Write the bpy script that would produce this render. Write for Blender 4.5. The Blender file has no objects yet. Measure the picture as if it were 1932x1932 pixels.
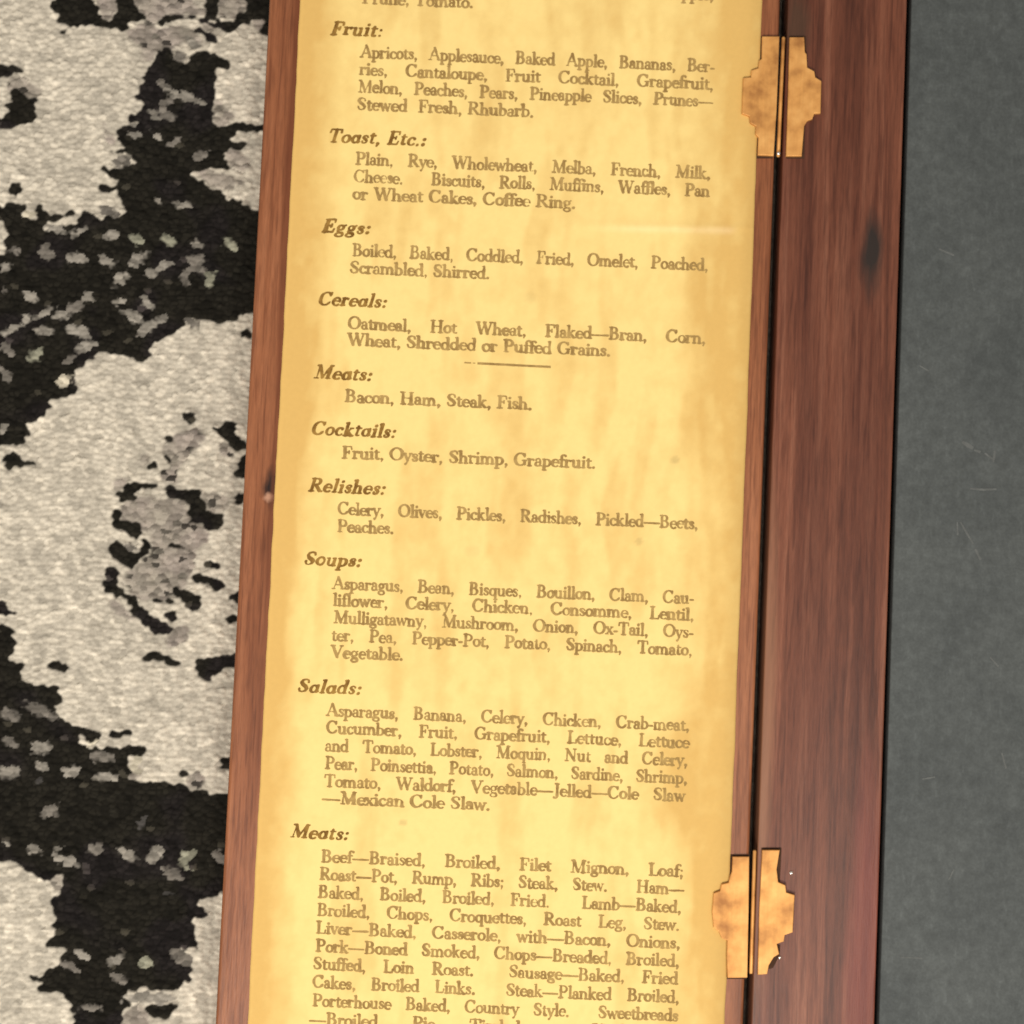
import bpy, bmesh, math, random
import numpy as np
from mathutils import Matrix, Vector

random.seed(7)
RNG = np.random.default_rng(11)
sc = bpy.context.scene
COL = sc.collection

# ------------------------------------------------------------------ camera
TOP = 0.0110                    # height of the board's face above the rug (metres)
DIST = 0.45                     # camera to board
PXM = 0.118e-3                  # metres per layout unit (1932 units across the photo)
FPX = DIST / PXM                # focal length in layout units
TILT = math.radians(3.7)
ROLL = math.radians(2.53)

zc = Vector((0, -math.sin(TILT), math.cos(TILT)))            # camera looks along -zc
y1 = Vector((0, math.cos(TILT), math.sin(TILT)))
x1 = Vector((1, 0, 0))
xr = math.cos(ROLL) * x1 + math.sin(ROLL) * y1
yr = -math.sin(ROLL) * x1 + math.cos(ROLL) * y1
CAM = Vector((0, 0, TOP)) + zc * DIST
cam_d = bpy.data.cameras.new('camera')
cam_d.sensor_width = 36.0
cam_d.lens = 36.0 * FPX / 1932.0
cam_d.clip_start = 0.02
cam_d.clip_end = 20.0
cam_d.dof.use_dof = True                # the photo is a touch soft all over: focus lies in front of the board
cam_d.dof.focus_distance = 0.405
cam_d.dof.aperture_fstop = 33.0
cam = bpy.data.objects.new('camera', cam_d)
COL.objects.link(cam)
cam.matrix_world = Matrix(((xr.x, yr.x, zc.x, CAM.x), (xr.y, yr.y, zc.y, CAM.y),
                           (xr.z, yr.z, zc.z, CAM.z), (0, 0, 0, 1)))
sc.camera = cam

# ------------------------------------------------------------------ light
world = bpy.data.worlds.new('World')
sc.world = world
world.use_nodes = True
bg = world.node_tree.nodes['Background']
bg.inputs['Color'].default_value = (1.0, 0.95, 0.88, 1)
bg.inputs['Strength'].default_value = 0.42

def lamp(name, loc, target, size, power, color):
    d = bpy.data.lights.new(name, 'AREA')
    d.shape = 'DISK'; d.size = size; d.energy = power; d.color = color
    o = bpy.data.objects.new(name, d); COL.objects.link(o)
    o.location = loc
    o.rotation_euler = (Vector(target) - Vector(loc)).to_track_quat('-Z', 'Y').to_euler()
    return o
lamp('ceiling_lamp', (-0.28, -0.75, 1.05), (0, 0, 0), 0.30, 12.9, (1.0, 0.957, 0.892))
lamp('side_lamp', (0.42, -0.42, 1.05), (0.05, 0, 0), 0.34, 5.0, (1.0, 0.95, 0.88))

vs = sc.view_settings
vs.view_transform = 'Standard'
vs.look = 'None'
vs.exposure = 0.0
vs.gamma = 1.0
vs.use_curve_mapping = False

# ------------------------------------------------------------------ layout helpers
def at(px, py, z):
    """layout coordinates (1932 wide) -> point on the horizontal plane at height z"""
    d = xr * ((px - 966.0) / FPX) + yr * ((966.0 - py) / FPX) - zc
    t = (z - CAM.z) / d.z
    p = CAM + d * t
    return p.x, p.y

def to_layout(x, y, z):
    """numpy world points -> layout coordinates"""
    dx, dy, dz = x - CAM.x, y - CAM.y, z - CAM.z
    a = dx * xr.x + dy * xr.y + dz * xr.z
    b = dx * yr.x + dy * yr.y + dz * yr.z
    c = -(dx * zc.x + dy * zc.y + dz * zc.z)
    return 966.0 + FPX * a / c, 966.0 - FPX * b / c

def edge_x(xt, xb, z=TOP):
    return 0.5 * (at(xt, 0, z)[0] + at(xb, 1932, z)[0])

# ------------------------------------------------------------------ noise
def hash2(i, j, seed):
    n = (i.astype(np.int64) * 374761393 + j.astype(np.int64) * 668265263 + seed * 982451653) & 0xFFFFFFFF
    n = ((n ^ (n >> 13)) * 1274126177) & 0xFFFFFFFF
    n = n ^ (n >> 16)
    return (n & 0xFFFFFF) / float(0xFFFFFF)

def vnoise(x, y, seed=0):
    xi, yi = np.floor(x), np.floor(y)
    fx, fy = x - xi, y - yi
    fx = fx * fx * (3 - 2 * fx); fy = fy * fy * (3 - 2 * fy)
    a = hash2(xi, yi, seed); b = hash2(xi + 1, yi, seed)
    c = hash2(xi, yi + 1, seed); d = hash2(xi + 1, yi + 1, seed)
    return (a * (1 - fx) + b * fx) * (1 - fy) + (c * (1 - fx) + d * fx) * fy

def fbm(x, y, seed=0, oct=3):
    s, a, t = 0, 1.0, 0
    for k in range(oct):
        s = s + a * vnoise(x, y, seed + k * 17); t += a; a *= 0.5
        x, y = 2 * (0.84 * x - 0.54 * y) + 5.3, 2 * (0.54 * x + 0.84 * y) + 1.7   # turned, so no lattice shows
    return s / t

def sstep(a, b, x):
    t = np.clip((x - a) / (b - a), 0, 1)
    return t * t * (3 - 2 * t)

# ------------------------------------------------------------------ materials
def new_mat(name):
    m = bpy.data.materials.new(name); m.use_nodes = True
    nt = m.node_tree
    b = nt.nodes['Principled BSDF']
    return m, nt, b

def N(nt, kind, **kw):
    n = nt.nodes.new(kind)
    for k, v in kw.items():
        if k in n.inputs.keys(): n.inputs[k].default_value = v
        else: setattr(n, k, v)
    return n

def ramp(nt, stops):
    n = nt.nodes.new('ShaderNodeValToRGB')
    e = n.color_ramp.elements
    while len(e) < len(stops): e.new(0.5)
    for el, (p, c) in zip(e, stops):
        el.position = p; el.color = (*c, 1)
    return n

def coords(nt, scale, loc=(0, 0, 0), rot=(0, 0, 0)):
    tc = nt.nodes.new('ShaderNodeTexCoord')
    mp = nt.nodes.new('ShaderNodeMapping')
    mp.inputs['Scale'].default_value = scale
    mp.inputs['Location'].default_value = loc
    mp.inputs['Rotation'].default_value = rot
    nt.links.new(tc.outputs['Object'], mp.inputs['Vector'])
    return mp.outputs['Vector']

def mix(nt, fac, a, b, mode='MIX'):
    n = nt.nodes.new('ShaderNodeMix'); n.data_type = 'RGBA'; n.blend_type = mode
    for sock, v in ((n.inputs[0], fac), (n.inputs[6], a), (n.inputs[7], b)):
        if hasattr(v, 'node'): nt.links.new(v, sock)
        else: sock.default_value = v if not isinstance(v, tuple) else (*v, 1)
    return n.outputs[2]

def bump(nt, b, height, strength, dist):
    n = nt.nodes.new('ShaderNodeBump')
    n.inputs['Strength'].default_value = strength; n.inputs['Distance'].default_value = dist
    nt.links.new(height, n.inputs['Height']); nt.links.new(n.outputs['Normal'], b.inputs['Normal'])

def attr_mat(name, rough, spec, noise_scale, noise_amt, bump_amt, sheen=0.0):
    """colour from the mesh's own 'tint' attribute, broken up by fine node noise"""
    m, nt, b = new_mat(name)
    a = N(nt, 'ShaderNodeAttribute', attribute_name='tint')
    v = coords(nt, (1, 1, 1))
    n = N(nt, 'ShaderNodeTexNoise', Scale=noise_scale, Detail=4.0, Roughness=0.6)
    nt.links.new(v, n.inputs['Vector'])
    r = ramp(nt, [(0.3, (1 - noise_amt,) * 3), (0.7, (1 + noise_amt * .5,) * 3)])
    nt.links.new(n.outputs['Fac'], r.inputs['Fac'])
    c = mix(nt, 1.0, a.outputs['Color'], r.outputs['Color'], 'MULTIPLY')
    nt.links.new(c, b.inputs['Base Color'])
    b.inputs['Roughness'].default_value = rough
    b.inputs['Specular IOR Level'].default_value = spec
    if sheen:
        b.inputs['Sheen Weight'].default_value = sheen
        b.inputs['Sheen Roughness'].default_value = 0.6
    bump(nt, b, n.outputs['Fac'], bump_amt, 0.0003)
    return m

M_RUG = attr_mat('rug_yarn', 0.95, 0.1, 900.0, 0.16, 0.35)
M_PAPER = attr_mat('aged_paper', 0.75, 0.2, 900.0, 0.03, 0.05)
M_INK_HOLD = None

def wood_mat(name, dark, mid, light, streak, seed, knot=None, warm=None, spec=0.35, rough=0.45):
    m, nt, b = new_mat(name)
    v = coords(nt, (420, 14, 420), (seed, seed * 1.7, 0))
    n1 = N(nt, 'ShaderNodeTexNoise', Scale=1.0, Detail=5.0, Roughness=0.6, Distortion=0.6)
    nt.links.new(v, n1.inputs['Vector'])
    r1 = ramp(nt, [(0.30, dark), (0.50, mid), (0.72, light)])
    nt.links.new(n1.outputs['Fac'], r1.inputs['Fac'])
    v2 = coords(nt, (130, 5, 130), (seed * 3, seed, 0))
    n2 = N(nt, 'ShaderNodeTexNoise', Scale=1.0, Detail=3.0, Roughness=0.5, Distortion=0.4)
    nt.links.new(v2, n2.inputs['Vector'])
    r2 = ramp(nt, [(0.36, (1, 1, 1)), (0.66, streak)])
    nt.links.new(n2.outputs['Fac'], r2.inputs['Fac'])
    c = mix(nt, 0.9, r1.outputs['Color'], r2.outputs['Color'], 'MULTIPLY')
    v3 = coords(nt, (2600, 260, 2600))
    n3 = N(nt, 'ShaderNodeTexNoise', Scale=1.0, Detail=2.0, Roughness=0.6)
    nt.links.new(v3, n3.inputs['Vector'])
    r3 = ramp(nt, [(0.32, (0.80,) * 3), (0.62, (1.06,) * 3)])
    nt.links.new(n3.outputs['Fac'], r3.inputs['Fac'])
    c = mix(nt, 0.8, c, r3.outputs['Color'], 'MULTIPLY')
    v4 = coords(nt, (1500, 75, 1500), (seed, 0, 0))
    n4 = N(nt, 'ShaderNodeTexNoise', Scale=1.0, Detail=1.5, Roughness=0.5)
    nt.links.new(v4, n4.inputs['Vector'])
    r4 = ramp(nt, [(0.34, (0.62, 0.55, 0.52)), (0.47, (1.0, 1.0, 1.0))])
    nt.links.new(n4.outputs['Fac'], r4.inputs['Fac'])
    c = mix(nt, 0.75, c, r4.outputs['Color'], 'MULTIPLY')
    for kn in (knot or []):
        (kx, ky), (hw, hh), kc, amt = kn
        vk = coords(nt, (1 / hw, 1 / hh, 0), (-kx / hw, -ky / hh, 0))
        ns = N(nt, 'ShaderNodeTexNoise', Scale=1.3, Detail=3.0)
        nt.links.new(vk, ns.inputs['Vector'])
        ln = nt.nodes.new('ShaderNodeVectorMath'); ln.operation = 'LENGTH'
        nt.links.new(vk, ln.inputs[0])
        ad = nt.nodes.new('ShaderNodeMath'); ad.operation = 'ADD'
        nt.links.new(ln.outputs['Value'], ad.inputs[0])
        mu = nt.nodes.new('ShaderNodeMath'); mu.operation = 'MULTIPLY'; mu.inputs[1].default_value = 0.9
        nt.links.new(ns.outputs['Fac'], mu.inputs[0]); nt.links.new(mu.outputs[0], ad.inputs[1])
        rk = ramp(nt, [(0.55, (amt,) * 3), (1.0, (0, 0, 0))])
        dv = nt.nodes.new('ShaderNodeMath'); dv.operation = 'MULTIPLY'; dv.inputs[1].default_value = 0.68
        nt.links.new(ad.outputs[0], dv.inputs[0]); nt.links.new(dv.outputs[0], rk.inputs['Fac'])
        c = mix(nt, rk.outputs['Color'], c, kc)
    nt.links.new(c, b.inputs['Base Color'])
    b.inputs['Roughness'].default_value = rough
    b.inputs['Specular IOR Level'].default_value = spec
    bump(nt, b, n3.outputs['Fac'], 0.25, 0.0002)
    return m

def ink_mat(name, col, faded):
    m, nt, b = new_mat(name)
    v = coords(nt, (1, 1, 1))
    n = N(nt, 'ShaderNodeTexNoise', Scale=420.0, Detail=3.0, Roughness=0.6)
    nt.links.new(v, n.inputs['Vector'])
    r = ramp(nt, [(0.36, col), (0.66, faded)])
    nt.links.new(n.outputs['Fac'], r.inputs['Fac'])
    nt.links.new(r.outputs['Color'], b.inputs['Base Color'])
    b.inputs['Roughness'].default_value = 0.8
    b.inputs['Specular IOR Level'].default_value = 0.15
    return m

M_INK = ink_mat('faded_brown_ink', (0.275, 0.165, 0.052), (0.435, 0.282, 0.096))
M_INK_HEAD = ink_mat('dark_brown_ink', (0.170, 0.082, 0.016), (0.350, 0.195, 0.045))

def brass_mat():
    m, nt, b = new_mat('worn_brass')
    v = coords(nt, (1, 1, 1))
    n = N(nt, 'ShaderNodeTexNoise', Scale=170.0, Detail=4.0, Roughness=0.55)
    nt.links.new(v, n.inputs['Vector'])
    r = ramp(nt, [(0.30, (0.37, 0.150, 0.036)), (0.50, (0.66, 0.315, 0.085)), (0.72, (0.84, 0.45, 0.14))])
    nt.links.new(n.outputs['Fac'], r.inputs['Fac'])
    nt.links.new(r.outputs['Color'], b.inputs['Base Color'])
    vb = coords(nt, (2200, 160, 2200), (0, 0, 0), (0, 0, 0.25))
    nb = N(nt, 'ShaderNodeTexNoise', Scale=1.0, Detail=3.0)
    nt.links.new(vb, nb.inputs['Vector'])
    rb = ramp(nt, [(0.3, (0.80,) * 3), (0.65, (1.08,) * 3)])
    nt.links.new(nb.outputs['Fac'], rb.inputs['Fac'])
    nt.links.new(mix(nt, 0.3, r.outputs['Color'], rb.outputs['Color'], 'MULTIPLY'), b.inputs['Base Color'])
    b.inputs['Metallic'].default_value = 0.40
    b.inputs['Roughness'].default_value = 0.55
    bump(nt, b, n.outputs['Fac'], 0.3, 0.0003)
    return m
M_BRASS = brass_mat()

def plain(name, col, rough=0.6, metal=0.0, spec=0.4):
    m, nt, b = new_mat(name)
    v = coords(nt, (1, 1, 1))
    n = N(nt, 'ShaderNodeTexNoise', Scale=700.0, Detail=3.0)
    nt.links.new(v, n.inputs['Vector'])
    r = ramp(nt, [(0.3, tuple(c * .8 for c in col)), (0.7, tuple(c * 1.1 for c in col))])
    nt.links.new(n.outputs['Fac'], r.inputs['Fac'])
    nt.links.new(r.outputs['Color'], b.inputs['Base Color'])
    b.inputs['Roughness'].default_value = rough
    b.inputs['Metallic'].default_value = metal
    b.inputs['Specular IOR Level'].default_value = spec
    return m
M_BACK = plain('blackened_backing', (0.012, 0.008, 0.006), 0.9, spec=0.1)
M_MORTISE_SHADE = plain('mortise_shade', (0.062, 0.030, 0.017), 0.8, spec=0.1)  # dark brown stands in for the shadow of a mortise round the hinges
M_NAIL = plain('bright_nail', (0.9, 0.82, 0.72), 0.25, 0.9)
M_CHALK = plain('chalk_scratch', (0.116, 0.120, 0.114), 0.9, spec=0.1)

def slate_mat():
    m, nt, b = new_mat('grey_slate')
    v = coords(nt, (1, 1, 1))
    n1 = N(nt, 'ShaderNodeTexNoise', Scale=38.0, Detail=4.0, Roughness=0.6, Distortion=0.5)
    n2 = N(nt, 'ShaderNodeTexNoise', Scale=430.0, Detail=3.0, Roughness=0.55, Distortion=0.3)
    n3 = N(nt, 'ShaderNodeTexNoise', Scale=1700.0, Detail=2.0, Roughness=0.6)
    for n in (n1, n2, n3): nt.links.new(v, n.inputs['Vector'])
    v5 = coords(nt, (900, 240, 900), (0, 0, 0), (0, 0, 0.5))
    n5 = N(nt, 'ShaderNodeTexNoise', Scale=1.0, Detail=3.0, Roughness=0.7)
    nt.links.new(v5, n5.inputs['Vector'])
    r1 = ramp(nt, [(0.3, (0.060, 0.066, 0.064)), (0.7, (0.084, 0.091, 0.087))])
    nt.links.new(n1.outputs['Fac'], r1.inputs['Fac'])
    r2 = ramp(nt, [(0.30, (0.84,) * 3), (0.52, (1.0,) * 3), (0.72, (1.20,) * 3)])
    nt.links.new(n2.outputs['Fac'], r2.inputs['Fac'])
    c = mix(nt, 0.9, r1.outputs['Color'], r2.outputs['Color'], 'MULTIPLY')
    r5 = ramp(nt, [(0.35, (0.93,) * 3), (0.58, (1.0,) * 3), (0.72, (1.22,) * 3)])
    nt.links.new(n5.outputs['Fac'], r5.inputs['Fac'])
    c = mix(nt, 0.8, c, r5.outputs['Color'], 'MULTIPLY')
    r3 = ramp(nt, [(0.3, (0.86,) * 3), (0.7, (1.12,) * 3)])
    nt.links.new(n3.outputs['Fac'], r3.inputs['Fac'])
    c = mix(nt, 0.8, c, r3.outputs['Color'], 'MULTIPLY')
    nt.links.new(c, b.inputs['Base Color'])
    b.inputs['Roughness'].default_value = 0.7
    b.inputs['Specular IOR Level'].default_value = 0.25
    bump(nt, b, n2.outputs['Fac'], 0.15, 0.0002)
    return m
M_SLATE = slate_mat()

# ------------------------------------------------------------------ object helpers
BASE = Vector((0, 0, 0))        # base of the board (its Empty); all board meshes are relative to it

def thing(name, label, cat, loc):
    o = bpy.data.objects.new(name, None); COL.objects.link(o)
    o.location = loc; o.empty_display_size = 0.02
    o['label'] = label; o['category'] = cat
    return o

def link(name, me, mat, parent=None):
    me.name = name
    o = bpy.data.objects.new(name, me)
    for mm in (mat if isinstance(mat, (list, tuple)) else [mat]): me.materials.append(mm)
    COL.objects.link(o)
    if parent: o.parent = parent
    return o

def mesh_np(verts, faces, tint=None, smooth=False):
    me = bpy.data.meshes.new('m')
    me.from_pydata(verts.tolist() if hasattr(verts, 'tolist') else verts, [], faces if isinstance(faces, list) else faces.tolist())
    if tint is not None:
        a = me.color_attributes.new('tint', 'FLOAT_COLOR', 'POINT')
        buf = np.ones((len(tint), 4), dtype=np.float32); buf[:, :3] = tint
        a.data.foreach_set('color', buf.ravel())
    if smooth:
        me.polygons.foreach_set('use_smooth', np.ones(len(me.polygons), dtype=bool))
    me.update()
    return me

def box_mesh(x0, x1, y0, y1, z0, z1, bev=0.0006, seg=3):
    bm = bmesh.new()
    bmesh.ops.create_cube(bm, size=1.0)
    for v in bm.verts:
        v.co = ((x0 if v.co.x < 0 else x1), (y0 if v.co.y < 0 else y1), (z0 if v.co.z < 0 else z1))
    if bev:
        bmesh.ops.bevel(bm, geom=list(bm.edges), offset=bev, segments=seg, profile=0.5, affect='EDGES')
        for f in bm.faces: f.smooth = True
    me = bpy.data.meshes.new('m'); bm.to_mesh(me); bm.free()
    if bev:
        try: me.set_sharp_from_angle(angle=math.radians(50))
        except Exception: pass
    return me

def prism_mesh(outline, z0, z1, bev=0.00018, z_of=None):
    """extruded outline with a bevelled upper edge"""
    bm = bmesh.new()
    lo = [bm.verts.new((x, y, z0)) for x, y in outline]
    f = bm.faces.new(lo)
    if f.normal.z == 0: f.normal_update()
    f.normal_update()
    if f.normal.z > 0: f.normal_flip()
    r = bmesh.ops.extrude_face_region(bm, geom=[f])
    top = [g for g in r['geom'] if isinstance(g, bmesh.types.BMVert)]
    for v in top: v.co.z = z1
    bmesh.ops.recalc_face_normals(bm, faces=bm.faces)
    edges = [e for e in bm.edges if all(abs(v.co.z - z1) < 1e-9 for v in e.verts)]
    bmesh.ops.bevel(bm, geom=edges, offset=bev, segments=2, profile=0.6, affect='EDGES')
    me = bpy.data.meshes.new('m'); bm.to_mesh(me); bm.free()
    return me

# ------------------------------------------------------------------ the rug
Z1 = 1.932          # enlargements the pattern was measured on: 1000 photo pixels over 1932
def reg(oy, pts): return [(x / Z1, oy + y / Z1) for x, y in pts]
BLACK, GREY, SPECK = [], [], []
def K(oy, s): BLACK.append(reg(oy, [tuple(float(q) for q in p.split(',')) for p in s.split()]))
def G(oy, s): GREY.append(reg(oy, [tuple(float(q) for q in p.split(',')) for p in s.split()]))
def S(oy, s):
    for p in s.split():
        q = p.split(','); x, y, w, h = [float(t) for t in q[:4]]
        SPECK.append((x / Z1, oy + y / Z1, w / Z1 / 2, h / Z1 / 2, q[4] if len(q) > 4 else 'l'))
# upper part
K(0, '370,35 400,0 400,-60 680,-60 680,0 720,60 700,100 760,150 800,150 850,60 830,0 830,-60 950,-60 950,0 1000,70 1040,120 1020,155 920,130 920,190 890,230 800,190 750,185 700,190 640,165 560,185 480,215 410,240 430,210 490,180 400,140 420,110 380,75')
K(0, '1150,150 1200,120 1290,100 1400,110 1500,150 1590,165 1600,190 1560,190 1430,140 1340,130 1260,150 1160,180')
K(0, '1470,100 1480,0 1480,-60 1580,-60 1580,0 1570,110 1600,140 1690,150 1720,100 1790,60 1770,0 1770,-60 1990,-60 1960,240 1890,230 1900,140 1830,120 1800,170 1710,190 1670,240 1600,200 1540,150')
K(0, '1390,220 1470,190 1500,230 1600,295 1570,320 1490,300 1480,250')
K(0, '1150,375 1200,345 1250,360 1250,400 1290,440 1370,450 1340,400 1460,360 1520,390 1600,395 1665,440 1650,490 1550,490 1560,560 1560,660 1530,740 1540,830 1530,870 1590,900 1660,900 1700,870 1740,890 1960,910 1960,945 1780,950 1700,940 1670,1000 1680,1030 1780,1030 1790,1060 1700,1080 1650,1080 1630,1130 1650,1200 1640,1225 1540,1215 1400,1230 1380,1280 1480,1310 1500,1370 1580,1380 1640,1440 1730,1460 1830,1520 1930,1530 1930,1940 -90,1940 -90,1850 0,1850 40,1830 20,1780 60,1700 0,1600 -90,1600 -90,1480 0,1480 100,1470 180,1480 190,1510 150,1550 240,1590 300,1580 330,1600 300,1660 400,1640 470,1640 560,1600 600,1540 640,1530 720,1590 800,1570 910,1570 900,1540 880,1500 890,1440 850,1410 860,1380 720,1380 720,1350 740,1330 830,1340 850,1300 770,1250 740,1210 860,1230 900,1180 960,1190 990,1180 930,1120 930,1100 780,1100 800,1080 890,1080 870,1040 850,940 870,910 930,910 980,930 1000,890 910,860 900,830 1000,820 1040,760 1030,740 980,720 990,680 1020,640 990,610 1050,590 1030,540 1050,500 1100,480 1130,430')
K(0, '60,1350 100,1325 150,1350 140,1390 100,1415 70,1390')
K(0, '240,1490 300,1480 320,1530 380,1560 460,1545 520,1520 540,1545 450,1580 370,1600 310,1590 250,1560')
K(0, '-60,475 80,475 180,510 170,525 90,515 70,555 -60,550')
K(0, '70,660 110,645 140,680 210,710 270,710 240,770 245,880 150,895 60,920 0,940 -60,940 -60,850 0,850 60,800 40,750 120,740 80,700')
G(0, '680,-60 830,-60 830,60 800,150 760,150 700,100 720,60')
G(0, '950,-60 1280,-60 1470,60 1470,100 1150,130 1100,250 1000,300 890,250 1050,150 1000,60')
G(0, '1280,190 1390,220 1480,300 1340,340 1240,345 1150,380 1050,460 1020,400 1010,300 1100,230')
G(0, '1580,-60 1770,-60 1780,60 1700,140 1580,110')
G(0, '1420,140 1560,190 1600,240 1560,270 1470,190')
G(0, '1540,700 1600,740 1700,850 1600,900 1540,860')
G(0, '1640,1080 1750,1080 1830,1200 1760,1240 1630,1200')
G(0, '1380,1240 1540,1230 1760,1300 1750,1340 1600,1370 1500,1350 1480,1300')
G(0, '70,540 200,560 260,640 320,650 280,710 210,710 120,640 60,640')
G(0, '700,870 760,880 800,950 850,1040 800,1060 750,950')
G(0, '1820,130 1900,120 1890,220 1840,200')
S(0, '1390,305,100,60 1300,410,100,60,g 1175,610,70,70,g 1330,695,250,62 1190,760,70,100,g 1120,835,80,60 1200,830,120,70,g 980,975,110,50 1140,985,90,55 1260,1030,80,60,g 1460,1120,90,80,g 1145,1450,60,60 1320,1475,120,58 790,1700,130,55 990,1735,90,80,y 1220,1740,90,80,y 1430,1760,100,60 1660,1760,90,90,y 560,1680,100,60 390,1650,130,60 330,1830,80,120,g 550,1870,130,80 770,1890,100,80 1000,1880,110,90 1420,1900,90,90,g 1180,1910,110,50 880,1170,150,90,g 790,1525,150,80,g 950,900,70,40 200,1555,90,50,c 100,1810,90,40,g')
# upper middle
K(960, '-90,-10 1910,-10 1900,400 1740,420 1700,470 1560,480 1470,460 1420,440 1340,450 1330,510 1270,540 1180,590 1100,640 1080,730 1010,760 900,720 760,700 690,690 660,740 620,780 540,830 530,880 550,940 560,990 520,1010 420,1020 350,1060 330,1150 260,1180 200,1210 190,1260 210,1290 170,1350 0,1370 -90,1370')
K(960, '20,1460 80,1420 160,1440 170,1490 270,1495 260,1512 170,1512 120,1540 50,1530')
K(960, '1760,540 1790,530 1810,570 1830,595 1750,590')
K(960, '1330,1150 1365,1122 1410,1150 1415,1200 1385,1222 1340,1200')
K(960, '1500,1230 1600,1240 1640,1210 1710,1200 1720,1250 1690,1300 1790,1340 1790,1400 1720,1400 1640,1350 1590,1310')
K(960, '1198,1295 1230,1290 1240,1330 1220,1352 1205,1340')
K(960, '1175,1440 1200,1430 1260,1480 1250,1502 1190,1470')
K(960, '1075,1500 1110,1485 1160,1530 1120,1555 1070,1540')
K(960, '850,1720 900,1680 940,1640 1060,1640 1130,1660 1110,1690 1000,1690 960,1720 1000,1740 900,1780 850,1770')
K(960, '1170,1680 1230,1660 1290,1690 1440,1690 1450,1730 1480,1780 1500,1850 1590,1880 1610,1932 1370,1932 1440,1880 1370,1820 1340,1770 1230,1740')
K(960, '1720,1460 1800,1440 1800,1600 1700,1620 1690,1560 1750,1500')
K(960, '1700,1720 1790,1710 1780,1800 1690,1790')
G(960, '1200,1350 1350,1250 1450,1260 1500,1320 1400,1420 1320,1480 1280,1560 1300,1660 1150,1600 1250,1500 1170,1420')
G(960, '1580,1320 1700,1400 1700,1460 1600,1450')
G(960, '880,1800 1000,1740 1340,1780 1440,1890 1370,1990 860,1990')
G(960, '820,1650 870,1610 940,1610 920,1660 850,1700')
G(960, '1450,1700 1600,1720 1690,1790 1590,1870 1500,1850')
G(960, '410,990 480,960 560,990 520,1010')
G(960, '1010,1450 1060,1420 1080,1490 1060,1540 1010,1520')
S(960, '30,85,90,70 870,160,100,90 1090,120,90,60 1190,65,120,50 1340,150,70,120,g 1430,70,90,120,g 1520,170,80,120,y 220,295,90,60 640,290,90,80 855,330,110,60 1060,340,70,90 310,410,120,70 540,370,100,90,g 440,430,120,60 190,450,70,60 960,445,140,90 1175,440,70,70 1050,530,120,90 80,525,140,60 320,540,130,70 560,540,190,80 620,655,120,60 255,710,100,100,y 60,680,80,80,g 510,745,120,60,g 30,860,80,90,g 460,900,110,80,c 30,1250,70,70 1390,480,100,70,g 1400,65,60,60,g 20,240,40,60,g')
# lower middle
K(1920, '810,-20 860,-20 880,70 950,80 1020,90 1040,140 1000,190 940,180 880,120 810,100')
K(1920, '1360,0 1430,0 1450,30 1550,10 1610,20 1580,110 1520,135 1470,110 1450,60 1370,20')
K(1920, '780,290 830,200 870,220 900,270 990,290 1030,250 1020,190 1080,190 1080,240 1100,290 1060,310 1010,340 980,400 900,410 840,360')
K(1920, '735,490 800,480 830,430 850,440 840,520 900,580 970,600 1000,680 980,710 930,650 850,610 760,580')
K(1920, '930,720 980,690 1080,710 1100,770 1180,790 1240,830 1230,880 1140,890 1080,840 1000,780')
K(1920, '1240,220 1310,240 1370,270 1300,270 1230,250')
K(1920, '1490,360 1560,345 1600,400 1540,410 1480,390')
K(1920, '1350,470 1400,440 1470,440 1520,480 1620,510 1600,560 1540,580 1480,520 1420,510')
K(1920, '1230,570 1260,540 1310,575 1400,590 1440,630 1470,690 1420,710 1350,700 1310,620')
K(1920, '1080,640 1160,625 1270,640 1260,660 1160,665')
K(1920, '1670,600 1760,560 1760,690 1670,640')
K(1920, '1630,770 1740,740 1740,800 1660,810')
K(1920, '760,400 840,380 860,450 780,500')
K(1920, '1180,740 1270,720 1300,770 1230,800')
K(1920, '1030,1075 1070,1030 1160,1030 1220,1060 1310,1080 1310,1120 1230,1130 1160,1070')
K(1920, '1420,1070 1560,1050 1760,1010 1740,1110 1610,1130 1610,1170 1540,1190 1490,1230 1410,1190 1450,1160 1420,1120')
K(1920, '-90,640 20,645 40,660 40,700 120,725 100,745 -90,745')
K(1920, '-90,820 0,820 70,850 100,950 60,1020 70,1080 180,1095 150,1140 120,1150 150,1230 260,1260 400,1260 460,1340 420,1380 390,1420 400,1480 540,1550 600,1550 740,1620 720,1660 640,1680 600,1620 530,1600 560,1650 620,1720 720,1710 880,1700 930,1690 1040,1710 1060,1750 1030,1780 930,1770 920,1850 930,1960 -90,1960')
K(1920, '350,1100 380,1070 440,1080 510,1140 490,1155 410,1135 350,1130')
K(1920, '790,1610 840,1580 930,1580 945,1600 860,1630')
K(1920, '1610,1770 1690,1775 1670,1860 1580,1860')
K(1920, '1268,1870 1310,1845 1355,1875 1345,1920 1300,1922')
G(1920, '1050,80 1450,80 1530,150 1450,260 1400,330 1350,560 1270,620 1000,640 870,500 950,420 1020,350 1100,300')
G(1920, '830,640 930,720 1000,790 850,740 750,660')
G(1920, '1240,840 1330,830 1380,900 1320,930 1240,1000 1200,960')
G(1920, '1080,1850 1230,1850 1220,1872 1060,1872')
S(1920, '290,1440,190,90,g 70,1470,130,80,g 65,1660,90,80,g 290,1710,140,90 290,1835,80,70 60,1890,130,90 510,1880,110,70 730,1780,180,70,g 970,1810,80,80,c 650,1690,90,50,c 950,255,100,60,g')
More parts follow.
